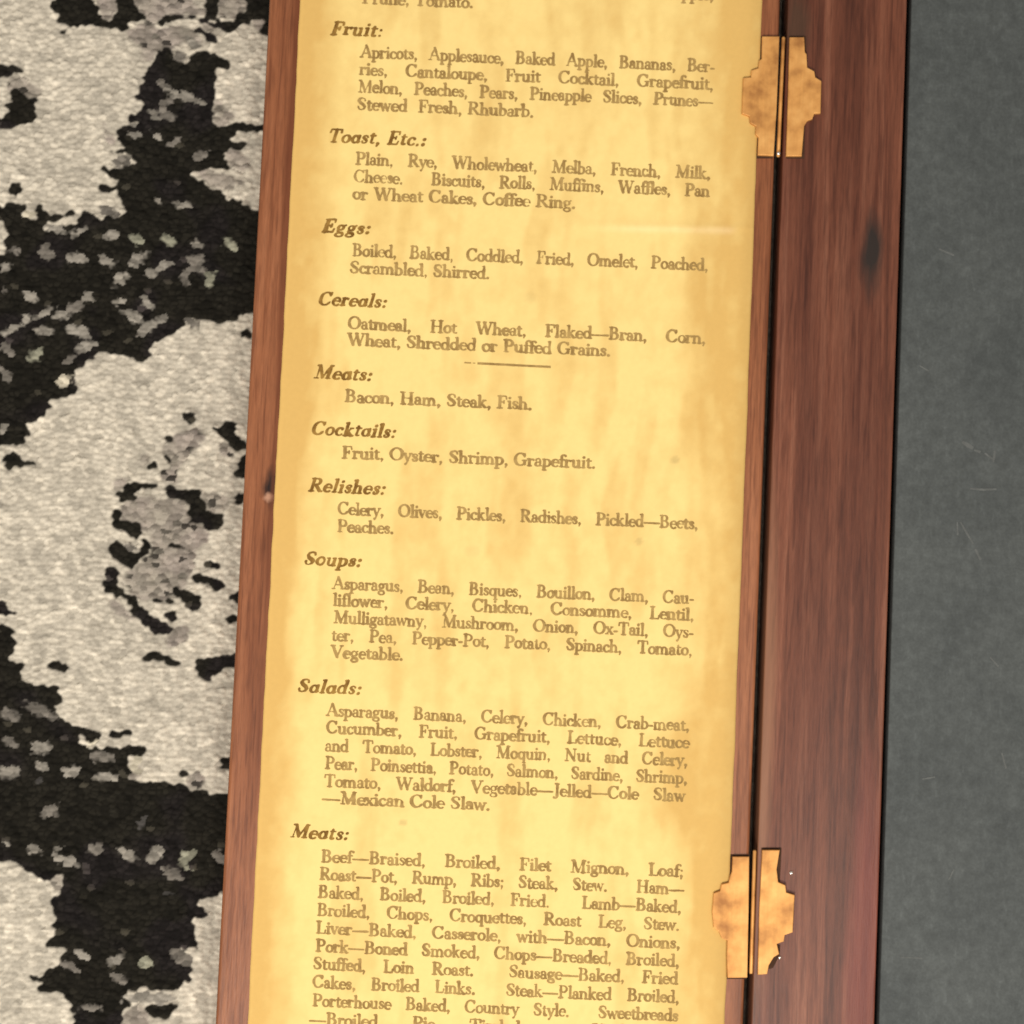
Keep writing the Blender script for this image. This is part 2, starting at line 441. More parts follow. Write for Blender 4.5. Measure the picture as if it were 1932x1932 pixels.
# lower part
K(2840, '-90,-10 920,-10 930,170 1050,190 1330,190 1360,240 1470,230 1520,260 1700,290 1700,960 1600,980 1580,1000 1440,1040 1430,1090 1500,1140 1480,1160 1400,1160 1390,1330 1440,1350 1430,1380 1300,1380 1360,1440 1370,1540 1390,1620 1380,1650 1320,1630 1300,1680 1180,1690 1000,1680 900,1710 950,1800 880,1850 880,1990 530,1990 540,1850 490,1820 510,1790 480,1760 440,1710 280,1700 290,1640 170,1590 200,1575 290,1600 370,1530 450,1510 440,1440 490,1400 430,1390 330,1360 390,1270 400,1230 340,1250 330,1215 410,1200 390,1120 350,1060 380,1030 430,1000 470,840 400,850 340,900 270,860 180,810 110,760 -90,740')
K(2840, '1040,1800 1280,1790 1240,1850 1200,1890 1110,1910 1080,1860')
G(2840, '1340,130 1470,110 1470,230 1360,230')
G(2840, '920,60 1030,80 1030,170 920,170')
G(2840, '350,850 460,840 440,960 400,960')
G(2840, '860,1880 950,1810 1060,1800 1080,1860 1060,1990 880,1990')
S(2840, '60,110,120,80 290,60,80,50 515,110,110,70 760,150,170,62 360,395,110,100,g 1030,470,60,90,d 240,670,110,60 430,660,60,40 465,745,150,80 690,670,120,90,g 930,710,140,80 1120,700,130,120 1345,730,100,90,y 1370,815,50,40,y 1240,840,120,100,g 1590,720,80,110,g 1210,985,90,30,d 600,1440,80,90 830,1480,110,80 1050,1495,100,80,y 500,1525,130,70,g 840,1600,140,60,g 1310,1450,120,110,g 1090,1745,380,90 650,1820,160,60,g 30,620,60,30 275,160,70,40,d 970,90,90,60,c')

def inside(px, py, poly):
    res = np.zeros(px.shape, bool)
    n = len(poly)
    j = n - 1
    for i in range(n):
        xi, yi = poly[i]; xj, yj = poly[j]
        if yi != yj:
            c = ((yi > py) != (yj > py)) & (px < (xj - xi) * (py - yi) / (yj - yi) + xi)
            res ^= c
        j = i
    return res

TW, TH = 0.00172, 0.00112          # one tuft of yarn
def tufts(x, y):
    """nearest yarn tuft of every point: its centre, how far away it is, and a random number of its own"""
    best = np.full(x.shape, 1e9); second = np.full(x.shape, 1e9)
    bx = np.zeros(x.shape); by = np.zeros(x.shape); rnd = np.zeros(x.shape)
    ys = y + 0.02 * x + 0.0004 * np.sin(x * 210)
    j0 = np.floor(ys / TH)
    for dj in (-1, 0, 1):
        j = j0 + dj
        off = 0.5 * (j % 2)
        i0 = np.floor(x / TW - off)
        for di in (-1, 0, 1):
            i = i0 + di
            cx = (i + off + 0.5 + 0.85 * (hash2(i, j, 1) - 0.5)) * TW
            cy = (j + 0.5 + 0.80 * (hash2(i, j, 2) - 0.5)) * TH
            tilt = (hash2(i, j, 3) - 0.5) * 0.9
            ex, ey = (x - cx) / TW, (ys - cy) / TH
            d = np.hypot(ex + tilt * ey * 0.5, ey - tilt * ex * 0.6)
            m = d < best
            second = np.where(m, best, np.minimum(second, d))
            best = np.where(m, d, best)
            bx = np.where(m, cx, bx); by = np.where(m, cy - (ys - y), by); rnd = np.where(m, hash2(i, j, 4), rnd)
    return bx, by, best, second, rnd

def rug_colour(x, y):
    """tint for rug points (world metres); the pattern continues as loose motifs outside the photo"""
    tx, ty, tdist, tsec, trnd = tufts(x, y)
    px, py = to_layout(x * 0.38 + tx * 0.62, y * 0.38 + ty * 0.62, 0.0)
    sx, sy = px / 0.503125, py / 0.503125                 # photo pixels
    jx = sx + (vnoise(x * 1300 + y * 400, y * 1300, 5) - 0.5) * 8
    jy = sy + (vnoise(x * 1100, y * 1200 + x * 300, 6) - 0.5) * 8
    shape = px.shape
    jx, jy = jx.ravel(), jy.ravel()
    black = np.zeros(jx.shape, bool); grey = np.zeros(jx.shape, bool)
    for store, acc in ((BLACK, black), (GREY, grey)):
        for poly in store:
            xs = [p[0] for p in poly]; ys = [p[1] for p in poly]
            sel = (jx > min(xs)) & (jx < max(xs)) & (jy > min(ys)) & (jy < max(ys))
            idx = np.nonzero(sel)[0]
            if len(idx): acc[idx] |= inside(jx[idx], jy[idx], poly)
    far = (sy < -60) | (sy > 3870) | (sx < -45)
    far = far.ravel()
    if far.any():
        fx, fy = sx.ravel()[far], sy.ravel()[far]
        black[far] = fbm(fx / 420, fy / 360, 21, 4) > 0.53
        grey[far] = fbm(fx / 200, fy / 160, 25, 3) > 0.66
    def soften(m, taps, times):
        m = m.reshape(shape).astype(float)
        for _ in range(times):
            for ax in (0, 1):
                acc = m.copy()
                for k in range(1, taps + 1):
                    acc += np.roll(m, k, ax) + np.roll(m, -k, ax)
                m = acc / (2 * taps + 1)
        return m.ravel()
    trnd_ = trnd.ravel(); tr2 = (trnd_ * 7.31) % 1.0; tr3 = (trnd_ * 13.7) % 1.0
    gap = sstep(0.0, 0.30, (tsec - tdist).ravel())
    bw = sstep(0.04, 0.72, soften(black, 1, 1))[:, None]
    xr_, yr_ = x.ravel(), y.ravel()
    slant = xr_ * 0.35 * np.sin(yr_ * 40)
    mott = fbm(xr_ * 440 + yr_ * 150, (yr_ + slant) * 640 - xr_ * 120, 31, 2)
    big = fbm(xr_ * 110, yr_ * 150, 33, 2)
    fleck = sstep(0.66, 0.92, vnoise(xr_ * 460 + yr_ * 180, yr_ * 700, 37))
    dim = sstep(0.62, 0.95, vnoise(xr_ * 330, yr_ * 560 + xr_ * 90, 39))
    cream = np.array((0.610, 0.545, 0.440)); gry = np.array((0.285, 0.245, 0.205))
    f = 0.90 + 0.26 * (mott - 0.5) + 0.20 * (big - 0.5) + 0.20 * fleck - 0.12 * dim
    f = f * (0.76 + 0.40 * trnd_) * (0.90 + 0.10 * gap)
    f = f + 0.10 * (fbm(xr_ * 900 + yr_ * 260, yr_ * 1000 - xr_ * 200, 53, 1) - 0.5)
    c = cream * f[:, None]
    gw = soften(grey, 2, 2)
    gw = np.clip(sstep(0.12, 0.70, gw * (0.50 + 0.9 * tr2)), 0, 1)[:, None]
    hue = fbm(xr_ * 210, yr_ * 210, 45, 2)[:, None]
    g2 = gry * (1 + (hue - 0.5) * np.array((0.05, -0.01, 0.07)))
    c = c * (1 - gw) + (g2 * (0.60 + 0.75 * tr3 - 0.45 * (tr3 < 0.07))[:, None]) * gw
    purple = sstep(0.52, 0.72, fbm(xr_ * 110, yr_ * 110, 47, 2))[:, None]
    blk = np.array((0.0140, 0.0122, 0.0088)) * (1 - purple) + np.array((0.0142, 0.0116, 0.0108)) * purple
    bl = blk * (0.35 + 0.6 * fbm(xr_ * 480, yr_ * 620, 41, 3) + 0.8 * tr2 * gap + 2.6 * (tr3 > 0.982))[:, None]
    c = c * (1 - bw) + bl * bw
    tone = {'l': (0.280, 0.252, 0.210), 'g': (0.175, 0.155, 0.130), 'y': (0.275, 0.265, 0.195), 'c': (0.55, 0.49, 0.375), 'd': (0.070, 0.064, 0.058)}
    wob = fbm(xr_ * 700, yr_ * 900, 49, 2)
    for cx, cy, rx, ry, t in SPECK:
        sel = np.nonzero((abs(jx - cx) < rx * 1.7) & (abs(jy - cy) < ry * 1.7))[0]
        if not len(sel): continue
        a_ = ((int(cx) * 7 + int(cy) * 13) % 11 - 5) * 0.07
        ex, ey = (jx[sel] - cx), (jy[sel] - cy)
        ex, ey = ex + a_ * ey * 1.4, ey + a_ * ex
        q = (abs(ex / rx) ** 2.6 + abs(ey / ry) ** 2.6) + 1.5 * (wob[sel] - 0.5)
        w = (1 - sstep(0.45, 1.35, q))[:, None]
        c[sel] = c[sel] * (1 - w) + np.array(tone[t]) * (0.60 + 0.60 * trnd_[sel])[:, None] * w
    return c, black.reshape(shape), (1 - np.clip(tdist / 0.75, 0, 1) ** 2), trnd

def axis(segments):
    out = []
    for a, b, step in segments:
        n = max(1, int(round((b - a) / step)))
        out += list(np.linspace(a, b, n, endpoint=False))
    out.append(segments[-1][1])
    return np.array(out)

XL = edge_x(507.5, 406.5)                # outer edge of the left leaf
XPL = edge_x(567.0, 467.0)               # paper
XPR = edge_x(1438.5, 1366.0)
XS1 = edge_x(1471.0, 1403.5)             # seam
XS2 = edge_x(1486.5, 1418.0)
XR1 = edge_x(1711.5, 1649.5)             # rail / slate
XR2 = edge_x(1719.5, 1658.5, TOP - 0.0012)
print('EDGES mm', [round(v * 1000, 2) for v in (XL, XPL, XPR, XS1, XS2, XR1, XR2)],
      'skew', [round((at(a, 0, TOP)[0] - at(b, 1932, TOP)[0]) * 1000, 2) for a, b in ((507.5, 406.5), (567, 467), (1438.5, 1366), (1471, 1403.5), (1486.5, 1418), (1711.5, 1649.5))])
HALF = 0.172
XEND = XS2 + (XS1 - XL) + 0.001

gx = axis([(-0.45, -0.26, 0.005), (-0.26, -0.155, 0.0016), (-0.155, -0.132, 0.0009), (-0.132, XL + 0.0012, 0.00028), (XL + 0.0012, XEND, 0.004), (XEND, 0.30, 0.0016), (0.30, 0.45, 0.006)])
gy = axis([(-0.45, -0.26, 0.005), (-0.26, -0.15, 0.0014), (-0.15, -0.128, 0.0009), (-0.128, 0.128, 0.00028), (0.128, 0.15, 0.0009), (0.15, 0.26, 0.0014), (0.26, 0.45, 0.005)])
X, Y = np.meshgrid(gx, gy)
tint, blk, dome, trand = rug_colour(X, Y)
H = 0.00042 * dome * (0.7 + 0.6 * trand) + 0.00025 * (trand - 0.5) + 0.0004 * (fbm(X * 130, Y * 200, 63, 2) - 0.5) - 0.0004 - np.where(blk, 0.0001, 0)
under = (X > XL) & (X < XEND) & (abs(Y) < HALF)
H = np.where(under, -0.0006, H - 0.0003)
nx, ny = len(gx), len(gy)
top = np.stack([X.ravel(), Y.ravel(), H.ravel()], 1)
ii = (np.arange(ny - 1)[:, None] * nx + np.arange(nx - 1)[None, :]).ravel()
faces = np.stack([ii, ii + 1, ii + nx + 1, ii + nx], 1)
# skirt and underside so the rug has its thickness
rim = list(range(nx)) + [r * nx + nx - 1 for r in range(1, ny)] + [(ny - 1) * nx + k for k in range(nx - 2, -1, -1)] + [r * nx for r in range(ny - 2, 0, -1)]
low = top[rim].copy(); low[:, 2] = -0.009
n0 = len(top)
verts = np.vstack([top, low])
tint = np.vstack([tint, tint[rim]])
faces = faces.tolist()
L = len(rim)
for k in range(L):
    k2 = (k + 1) % L
    faces.append([rim[k2], rim[k], n0 + k, n0 + k2])
faces.append([n0 + k for k in range(L - 1, -1, -1)])
rug = link('woven_rug', mesh_np(verts, faces, tint, True), M_RUG)
rug['label'] = 'cream and black woven rug with ragged dark motifs, under the wooden board'
rug['category'] = 'rug'

# ------------------------------------------------------------------ the board
BX = (XL + XS1) / 2
BASE = Vector((0, 0, 0))
board = thing('menu_board', 'reddish wooden hinged board with yellowed menu sheet, brass hinges and grey slate', 'menu board', BASE)

nick = at(516, 917, TOP); chip = at(507, 938, TOP)
M_WOOD_L = wood_mat('orange_brown_wood', (0.215, 0.070, 0.026), (0.335, 0.122, 0.050), (0.42, 0.168, 0.076), (0.70, 0.62, 0.58), 2.3,
                    knot=[(nick, (0.0030, 0.0052), (0.010, 0.004, 0.003), 1.0), (chip, (0.0014, 0.0013), (0.60, 0.32, 0.20), 0.7),
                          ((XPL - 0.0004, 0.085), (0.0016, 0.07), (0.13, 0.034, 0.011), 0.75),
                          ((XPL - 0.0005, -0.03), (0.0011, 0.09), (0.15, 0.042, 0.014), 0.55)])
k1 = at(1645, 478, TOP)
M_WOOD_R = wood_mat('dark_red_brown_wood', (0.108, 0.033, 0.016), (0.192, 0.062, 0.031), (0.285, 0.112, 0.062), (0.50, 0.42, 0.40), 5.1,
                    knot=[(k1, (0.0031, 0.0115), (0.020, 0.014, 0.011), 0.97),
                          (at(1630, 1800, TOP), (0.0055, 0.050), (0.21, 0.042, 0.030), 0.5),
                          (at(1440, 1400, TOP), (0.0030, 0.070), (0.33, 0.160, 0.085), 0.5),
                          (at(1502, 60, TOP), (0.0040, 0.013), (0.06, 0.032, 0.017), 0.7)])
link('wooden_leaf', box_mesh(XL, XS1, -HALF, HALF, 0.0, TOP, 0.0008), M_WOOD_L, board)

# right leaf: a frame of four rails round the slate
RW = XR1 - XS2
XE = XS2 + (XS1 - XL)
link('frame_rail', box_mesh(XS2, XR1, -HALF, HALF, 0.0, TOP + 0.0001, 0.0004), M_WOOD_R, board)
link('frame_rail', box_mesh(XE - RW, XE, -HALF, HALF, 0.0, TOP + 0.0001, 0.0008), M_WOOD_R, board)
link('frame_rail', box_mesh(XR1 + 0.0001, XE - RW - 0.0001, HALF - RW, HALF, 0.0, TOP, 0.0008), M_WOOD_R, board)
link('frame_rail', box_mesh(XR1 + 0.0001, XE - RW - 0.0001, -HALF, -HALF + RW, 0.0, TOP, 0.0008), M_WOOD_R, board)
link('backing_panel', box_mesh(XR1 + 0.0001, XE - RW - 0.0001, -HALF + RW + 0.0001, HALF - RW - 0.0001, 0.0005, 0.0030, 0), M_BACK, board)

# slate with its scratches
ST = TOP - 0.0012
GAP = XR2 - XR1
sl = box_mesh(XR2, XE - RW - GAP, -HALF + RW + GAP, HALF - RW - GAP, 0.0030, ST, 0.0003)
bm = bmesh.new(); bm.from_mesh(sl)
def scratch(pts, w):
    w *= 2.3
    P = [Vector((*at(px, py, ST), ST + 0.00003)) for px, py in pts]
    prev = None
    for i, p in enumerate(P):
        d = (P[min(i + 1, len(P) - 1)] - P[max(i - 1, 0)]).normalized()
        nrm = Vector((-d.y, d.x, 0)) * w * PXM * (0.35 + 0.65 * math.sin(math.pi * (i + 0.4) / len(P)))
        pair = (bm.verts.new(p - nrm), bm.verts.new(p + nrm))
        if prev:
            f = bm.faces.new((prev[0], pair[0], pair[1], prev[1])); f.material_index = 1
            f.normal_update()
            if f.normal.z < 0: f.normal_flip()
        prev = pair
for pts, w in (([(1816, 834), (1826, 840), (1836, 846)], 1.8), ([(1838, 849), (1850, 853)], 1.2), ([(1858, 855), (1872, 866)], 1.0),
               ([(1874, 872), (1877, 850)], 1.1), ([(1830, 922), (1856, 924), (1880, 923)], 1.0), ([(1812, 985), (1824, 1006), (1836, 1026)], 0.9),
               ([(1840, 1036), (1850, 1056)], 1.2), ([(1806, 985), (1807, 1010)], 0.8), ([(1772, 470), (1800, 482)], 0.9),
               ([(1740, 1470), (1764, 1466)], 0.8), ([(1868, 1240), (1884, 1258)], 0.9), ([(1700, 1806), (1740, 1808)], 0.8),
               ([(1790, 1660), (1800, 1640)], 0.8), ([(1890, 1420), (1898, 1450)], 0.9), ([(1735, 690), (1752, 700)], 0.8)):
    scratch(pts, w)
bm.to_mesh(sl); bm.free()
link('slate_panel', sl, [M_SLATE, M_CHALK], board)

# ------------------------------------------------------------------ the menu sheet
PTOP = TOP + 0.00025
def paper_z(x, y):
    e = np.minimum(x - XPL, XPR - x)
    lift = sstep(0.0, 0.012, e)
    w = 0.00034 * (vnoise(x * 95 + 0.15 * np.sin(y * 60), y * 22 + 3, 71) - 0.5) + 0.00022 * (vnoise(x * 170, y * 50, 73) - 0.5)
    crease = 0.00010 * np.exp(-((y - CREASE - 0.03 * x) / 0.0007) ** 2) * sstep(0.0, 0.02, x - 0.005)
    return PTOP + 0.00030 * lift + w * (0.25 + 0.75 * lift) + crease
CREASE = at(1280, 438, TOP)[1]
PH = 0.158
us = np.linspace(0, 1, 190)
pys = np.linspace(-PH, PH, 560)
U, PY = np.meshgrid(us, pys)
wl = XPL + 0.00022 * (fbm(PY * 160, PY * 0 + 1.5, 81, 3) - 0.5) * 2
wr = XPR + 0.00020 * (fbm(PY * 120, PY * 0 + 7.5, 83, 3) - 0.5) * 2
PX = wl + (wr - wl) * U
PZ = paper_z(PX, PY)
dl, dr = (PX - XPL), (XPR - PX)
n_edge = fbm(PX * 110, PY * 42, 91, 4)
n_st = fbm(PX * 190 + 0.9 * fbm(PX * 60, PY * 40, 92, 2), PY * 34, 93, 3)
n_bl = fbm(PX * 75, PY * 60, 95, 4)
n_fine = fbm(PX * 420, PY * 330, 97, 3)
tone_l = 1 - sstep(0.000, 0.0125, dl + 0.008 * (n_edge - 0.5))
tone_r = 1 - sstep(0.001, 0.0185, dr + 0.012 * (n_edge - 0.5) - 0.03 * np.clip(PY, 0, 1) * 0.6)
tone = np.maximum(tone_l * 1.0, tone_r) + 0.30 * np.exp(-(dl / 0.0050) ** 2) * (0.3 + 1.2 * n_edge)
n_bot = sstep(-0.10, 0.10, PY)
tone = np.clip(tone + 0.45 * sstep(0.46, 0.76, n_st) + 0.50 * (n_bl - 0.5) + 0.60 * (n_fine - 0.5) + 0.06 + 0.12 * (n_bot - 0.5), 0, 1.15)
c0 = np.array((0.862, 0.640, 0.240)); c1 = np.array((0.695, 0.448, 0.142))
pt = c0 + (c1 - c0) * tone[..., None]
edge_brown = np.exp(-(dr / 0.0024) ** 2) * 0.12 + np.exp(-(dl / 0.0006) ** 2) * -0.06
pt *= (1 - edge_brown)[..., None]
# pale rubbed fold and a few foxing spots
fold = np.exp(-((PY - CREASE - 0.03 * (PX - 0.02)) / 0.0008) ** 2) * sstep(0.012, 0.03, PX) * sstep(0.003, 0.006, dr) * (0.4 + 0.6 * n_edge)
pt += fold[..., None] * np.array((0.07, 0.09, 0.10))
for sx_, sy_, rr, aa in ((1273, 868, 0.0011, 0.22), (1205, 1022, 0.0009, 0.2), (760, 1552, 0.0009, 0.22), (700, 705, .0006, .15), (1150, 1490, .0008, .1), (1000, 560, .0015, .08), (890, 1040, .002, .08)):
    qx, qy = at(sx_, sy_, PTOP)
    d = np.hypot(PX - qx, (PY - qy) * 1.2) / rr + 0.8 * (n_fine - 0.5)
    pt *= (1 - aa * (1 - sstep(0.5, 1.2, d)))[..., None]
ph, pw = PX.shape
pv = np.stack([PX.ravel(), PY.ravel(), PZ.ravel()], 1)
low = pv.copy(); low[:, 2] = TOP + 0.00004
ii = (np.arange(ph - 1)[:, None] * pw + np.arange(pw - 1)[None, :]).ravel()
pf = np.stack([ii, ii + 1, ii + pw + 1, ii + pw], 1).tolist()
rim = list(range(pw)) + [r * pw + pw - 1 for r in range(1, ph)] + [(ph - 1) * pw + k for k in range(pw - 2, -1, -1)] + [r * pw for r in range(ph - 2, 0, -1)]
n0 = len(pv); L = len(rim)
for k in range(L):
    k2 = (k + 1) % L
    pf.append([rim[k2], rim[k], n0 + k, n0 + k2])
pv2 = np.vstack([pv, low[rim]])
ptf = np.vstack([pt.reshape(-1, 3), pt.reshape(-1, 3)[rim] * np.array((1.0, 0.8, 0.75))])
sheet = link('menu_sheet', mesh_np(pv2, pf, ptf, True), M_PAPER, board)

# ------------------------------------------------------------------ lettering: an old-style serif drawn stroke by stroke
T, t_ = 0.125, 0.05             # half widths of thick and thin strokes; x-height = 1
CAPH = 1.62
def seg(x0, y0, x1, y1, r0=T, r1=None): return [(x0, y0, r0, x1, y1, r0 if r1 is None else r1)]
def stem(x, y0, y1, r=T): return seg(x, y0 + r * .6, x, y1 - r * .6, r)
def ser(x, y, w=0.2): return seg(x - w, y, x + w, y, t_)
def arc(cx, cy, rx, ry, a0, a1, thick=T, thin=t_, n=14):
    out = []; p = None
    for k in range(n + 1):
        a = math.radians(a0 + (a1 - a0) * k / n)
        q = (cx + rx * math.cos(a), cy + ry * math.sin(a), thin + (thick - thin) * abs(math.cos(a)) ** 1.3)
        if p: out.append((p[0], p[1], p[2], q[0], q[1], q[2]))
        p = q
    return out
def poly(pts):
    return [(a[0], a[1], a[2], b[0], b[1], b[2]) for a, b in zip(pts, pts[1:])]
def dot(x, y, r=0.135): return [(x, y, r, x + 1e-4, y, r)]
B0, XH = 0.05, 0.95             # serif centre lines at baseline and x-height
GL = {}
GL['a'] = (0.90, arc(.40, .66, .24, .30, 160, 0, .10) + dot(.19, .74, .09) + stem(.64, .04, .70, .115) + arc(.38, .27, .24, .25, 65, 300, .10) + seg(.64, .12, .84, .05, t_))
GL['b'] = (1.00, stem(.2, 0, 1.62) + ser(.1, 1.57, .12) + arc(.48, .48, .36, .45, 140, -160))
GL['c'] = (0.84, arc(.48, .48, .36, .45, 48, 315) + dot(.70, .76, .11))
GL['d'] = (1.06, arc(.46, .48, .34, .45, 40, 330) + stem(.80, 0, 1.62) + ser(.70, 1.57, .12) + ser(.90, B0, .1))
GL['e'] = (0.88, arc(.47, .48, .36, .46, 0, 95, .075, .045) + arc(.47, .48, .36, .46, 95, 308, .135) + seg(.16, .54, .82, .54, .045))
GL['f'] = (0.62, stem(.28, 0, 1.3) + arc(.52, 1.28, .24, .30, 180, 35) + dot(.70, 1.44, .11) + seg(.05, XH, .60, XH, t_) + ser(.28, B0, .22))
GL['g'] = (0.94, arc(.42, .64, .27, .29, 0, 360, .10) + seg(.60, .86, .84, .95, t_, .08) + arc(.44, -.22, .36, .22, 0, 360, .09) + poly([(.26, .42, t_), (.17, .24, .07), (.30, .08, .09), (.68, .02, .10), (.80, -.15, .08)]))
GL['h'] = (1.10, stem(.22, 0, 1.62) + ser(.12, 1.57, .12) + arc(.52, .56, .29, .38, 165, 0) + stem(.81, 0, .60) + ser(.22, B0, .2) + ser(.83, B0, .2))
GL['i'] = (0.54, stem(.27, 0, .97) + ser(.17, XH - .02, .12) + ser(.27, B0, .2) + dot(.26, 1.36))
GL['j'] = (0.5, stem(.27, -.3, .97) + dot(.26, 1.36))
GL['k'] = (1.06, stem(.22, 0, 1.62) + ser(.12, 1.57, .12) + seg(.24, .42, .72, .92, t_) + ser(.74, XH, .16) + seg(.40, .58, .82, .06, .11) + ser(.22, B0, .2) + ser(.86, B0, .18))
GL['l'] = (0.54, stem(.27, 0, 1.62) + ser(.17, 1.57, .12) + ser(.27, B0, .21))
GL['m'] = (1.66, stem(.22, 0, .97) + ser(.12, XH - .02, .12) + arc(.50, .56, .27, .38, 165, 0) + stem(.79, 0, .6) + arc(1.07, .56, .27, .38, 165, 0) + stem(1.36, 0, .6) + ser(.22, B0, .19) + ser(.79, B0, .17) + ser(1.38, B0, .19))
GL['n'] = (1.10, stem(.22, 0, .97) + ser(.12, XH - .02, .12) + arc(.52, .56, .29, .38, 165, 0) + stem(.81, 0, .60) + ser(.22, B0, .2) + ser(.83, B0, .2))
GL['o'] = (0.96, arc(.48, .48, .36, .45, 0, 360))
GL['p'] = (1.02, stem(.22, -.5, .97) + ser(.12, XH - .02, .12) + arc(.50, .48, .36, .45, 150, -150) + ser(.24, -.46, .22))
GL['q'] = (1.04, arc(.46, .48, .34, .45, 35, 330) + stem(.80, -.5, .95) + ser(.82, -.46, .2))
GL['r'] = (0.80, stem(.22, 0, .97) + ser(.12, XH - .02, .12) + arc(.50, .58, .27, .34, 165, 60) + dot(.66, .84, .115) + ser(.24, B0, .22))
GL['s'] = (0.74, poly([(.62, .74, .07), (.56, .88, t_), (.38, .94, t_), (.19, .86, .08), (.16, .70, .10), (.30, .56, .12), (.48, .44, .12), (.60, .28, .10), (.55, .11, .08), (.38, .03, t_), (.18, .07, t_), (.12, .24, .07)]))
GL['t'] = (0.66, stem(.27, .10, 1.22, .11) + seg(.05, XH, .60, XH, t_) + arc(.43, .18, .16, .14, 180, 320, .1))
GL['u'] = (1.10, stem(.22, .32, .97) + ser(.12, XH - .02, .12) + arc(.48, .36, .26, .32, 180, 330) + stem(.80, 0, .97) + ser(.70, XH - .02, .12) + ser(.92, B0, .1))
GL['v'] = (0.94, seg(.14, .92, .46, .08, .11) + seg(.46, .08, .78, .92, t_) + ser(.14, XH, .16) + ser(.78, XH, .14))
GL['w'] = (1.36, seg(.14, .92, .42, .08, .11) + seg(.42, .08, .68, .88, t_) + seg(.66, .90, .94, .08, .11) + seg(.94, .08, 1.20, .92, t_) + ser(.14, XH, .16) + ser(1.20, XH, .14))
GL['x'] = (0.96, seg(.16, .90, .78, .08, .11) + seg(.76, .90, .16, .08, t_) + ser(.17, XH, .16) + ser(.77, XH, .15) + ser(.16, B0, .15) + ser(.80, B0, .16))
GL['y'] = (0.94, seg(.14, .92, .48, .06, .11) + seg(.80, .92, .34, -.36, t_) + dot(.24, -.40, .11) + ser(.14, XH, .16) + ser(.80, XH, .14))
GL['z'] = (0.84, seg(.12, XH, .70, XH, t_) + seg(.70, XH, .12, B0, .1) + seg(.12, B0, .72, B0, t_))
C0, C1 = 0.05, CAPH - 0.05
GL['A'] = (1.50, seg(.18, .06, .70, 1.52, t_) + seg(.72, 1.54, 1.26, .08, T) + seg(.40, .56, 1.02, .56, t_) + ser(.17, C0, .18) + ser(1.28, C0, .22))
GL['B'] = (1.36, stem(.34, 0, CAPH, .14) + seg(.10, C1, .62, C1, t_) + seg(.10, C0, .66, C0, t_) + seg(.34, .86, .66, .86, t_) + arc(.62, 1.22, .34, .35, 90, -90, .13) + arc(.64, .45, .44, .41, 90, -90, .14))
GL['C'] = (1.42, arc(.74, .81, .58, .77, 42, 318, .15) + seg(1.18, 1.18, 1.20, 1.52, t_, .08) + seg(1.16, .30, 1.26, .42, t_))
GL['D'] = (1.56, stem(.34, 0, CAPH, .14) + seg(.10, C1, .70, C1, t_) + seg(.10, C0, .70, C0, t_) + arc(.68, .81, .66, .76, 90, -90, .14))
GL['E'] = (1.28, stem(.34, 0, CAPH, .14) + seg(.10, C1, 1.04, C1, t_) + seg(.10, C0, 1.10, C0, t_) + seg(.34, .84, .80, .84, t_) + seg(1.06, C1, 1.08, 1.24, t_) + seg(1.10, C0, 1.16, .42, t_) + seg(.82, .66, .82, 1.02, t_))
GL['F'] = (1.20, stem(.34, 0, CAPH, .14) + seg(.10, C1, 1.02, C1, t_) + seg(.34, .82, .78, .82, t_) + seg(1.04, C1, 1.07, 1.22, t_, .07) + seg(.80, .64, .80, 1.0, t_) + ser(.34, C0, .27))
GL['G'] = (1.54, arc(.74, .81, .58, .77, 42, 330, .15) + seg(1.18, 1.18, 1.20, 1.50, t_, .08) + stem(1.22, .12, .72, .13) + ser(1.20, .70, .24))
GL['H'] = (1.62, stem(.36, 0, CAPH, .14) + stem(1.26, 0, CAPH, .14) + seg(.36, .84, 1.26, .84, t_) + ser(.36, C0, .25) + ser(.36, C1, .25) + ser(1.26, C0, .25) + ser(1.26, C1, .25))
GL['I'] = (0.74, stem(.37, 0, CAPH, .14) + ser(.37, C0, .26) + ser(.37, C1, .26))
GL['J'] = (0.86, stem(.50, -.1, CAPH, .14) + ser(.50, C1, .26) + arc(.28, -.06, .22, .24, 0, -140, .1) + dot(.12, -.18, .11))
GL['K'] = (1.54, stem(.34, 0, CAPH, .14) + ser(.34, C0, .25) + ser(.34, C1, .25) + seg(.38, .70, 1.12, 1.52, t_) + seg(.62, .92, 1.24, .08, .14) + ser(1.14, C1, .2) + ser(1.28, C0, .22))
GL['L'] = (1.22, stem(.34, 0, CAPH, .14) + ser(.34, C1, .27) + seg(.10, C0, 1.06, C0, t_) + seg(1.07, C0, 1.12, .46, t_, .07))
GL['M'] = (1.86, seg(.30, .05, .36, 1.52, t_) + seg(.38, 1.52, .90, .14, .14) + seg(.90, .12, 1.44, 1.54, t_) + stem(1.50, 0, CAPH, .14) + ser(.28, C0, .2) + ser(.28, C1, .18) + ser(1.50, C0, .25) + ser(1.56, C1, .18))
GL['N'] = (1.64, seg(.32, .05, .32, 1.5, t_) + seg(.32, 1.52, 1.26, .10, .14) + seg(1.28, .08, 1.28, 1.56, t_) + ser(.30, C0, .2) + ser(.24, C1, .16) + ser(1.28, C1, .2))
GL['O'] = (1.56, arc(.78, .81, .62, .77, 0, 360, .15))
GL['P'] = (1.26, stem(.34, 0, CAPH, .14) + seg(.10, C1, .64, C1, t_) + seg(.34, .76, .64, .76, t_) + arc(.64, 1.16, .42, .40, 90, -90, .14) + ser(.34, C0, .27))
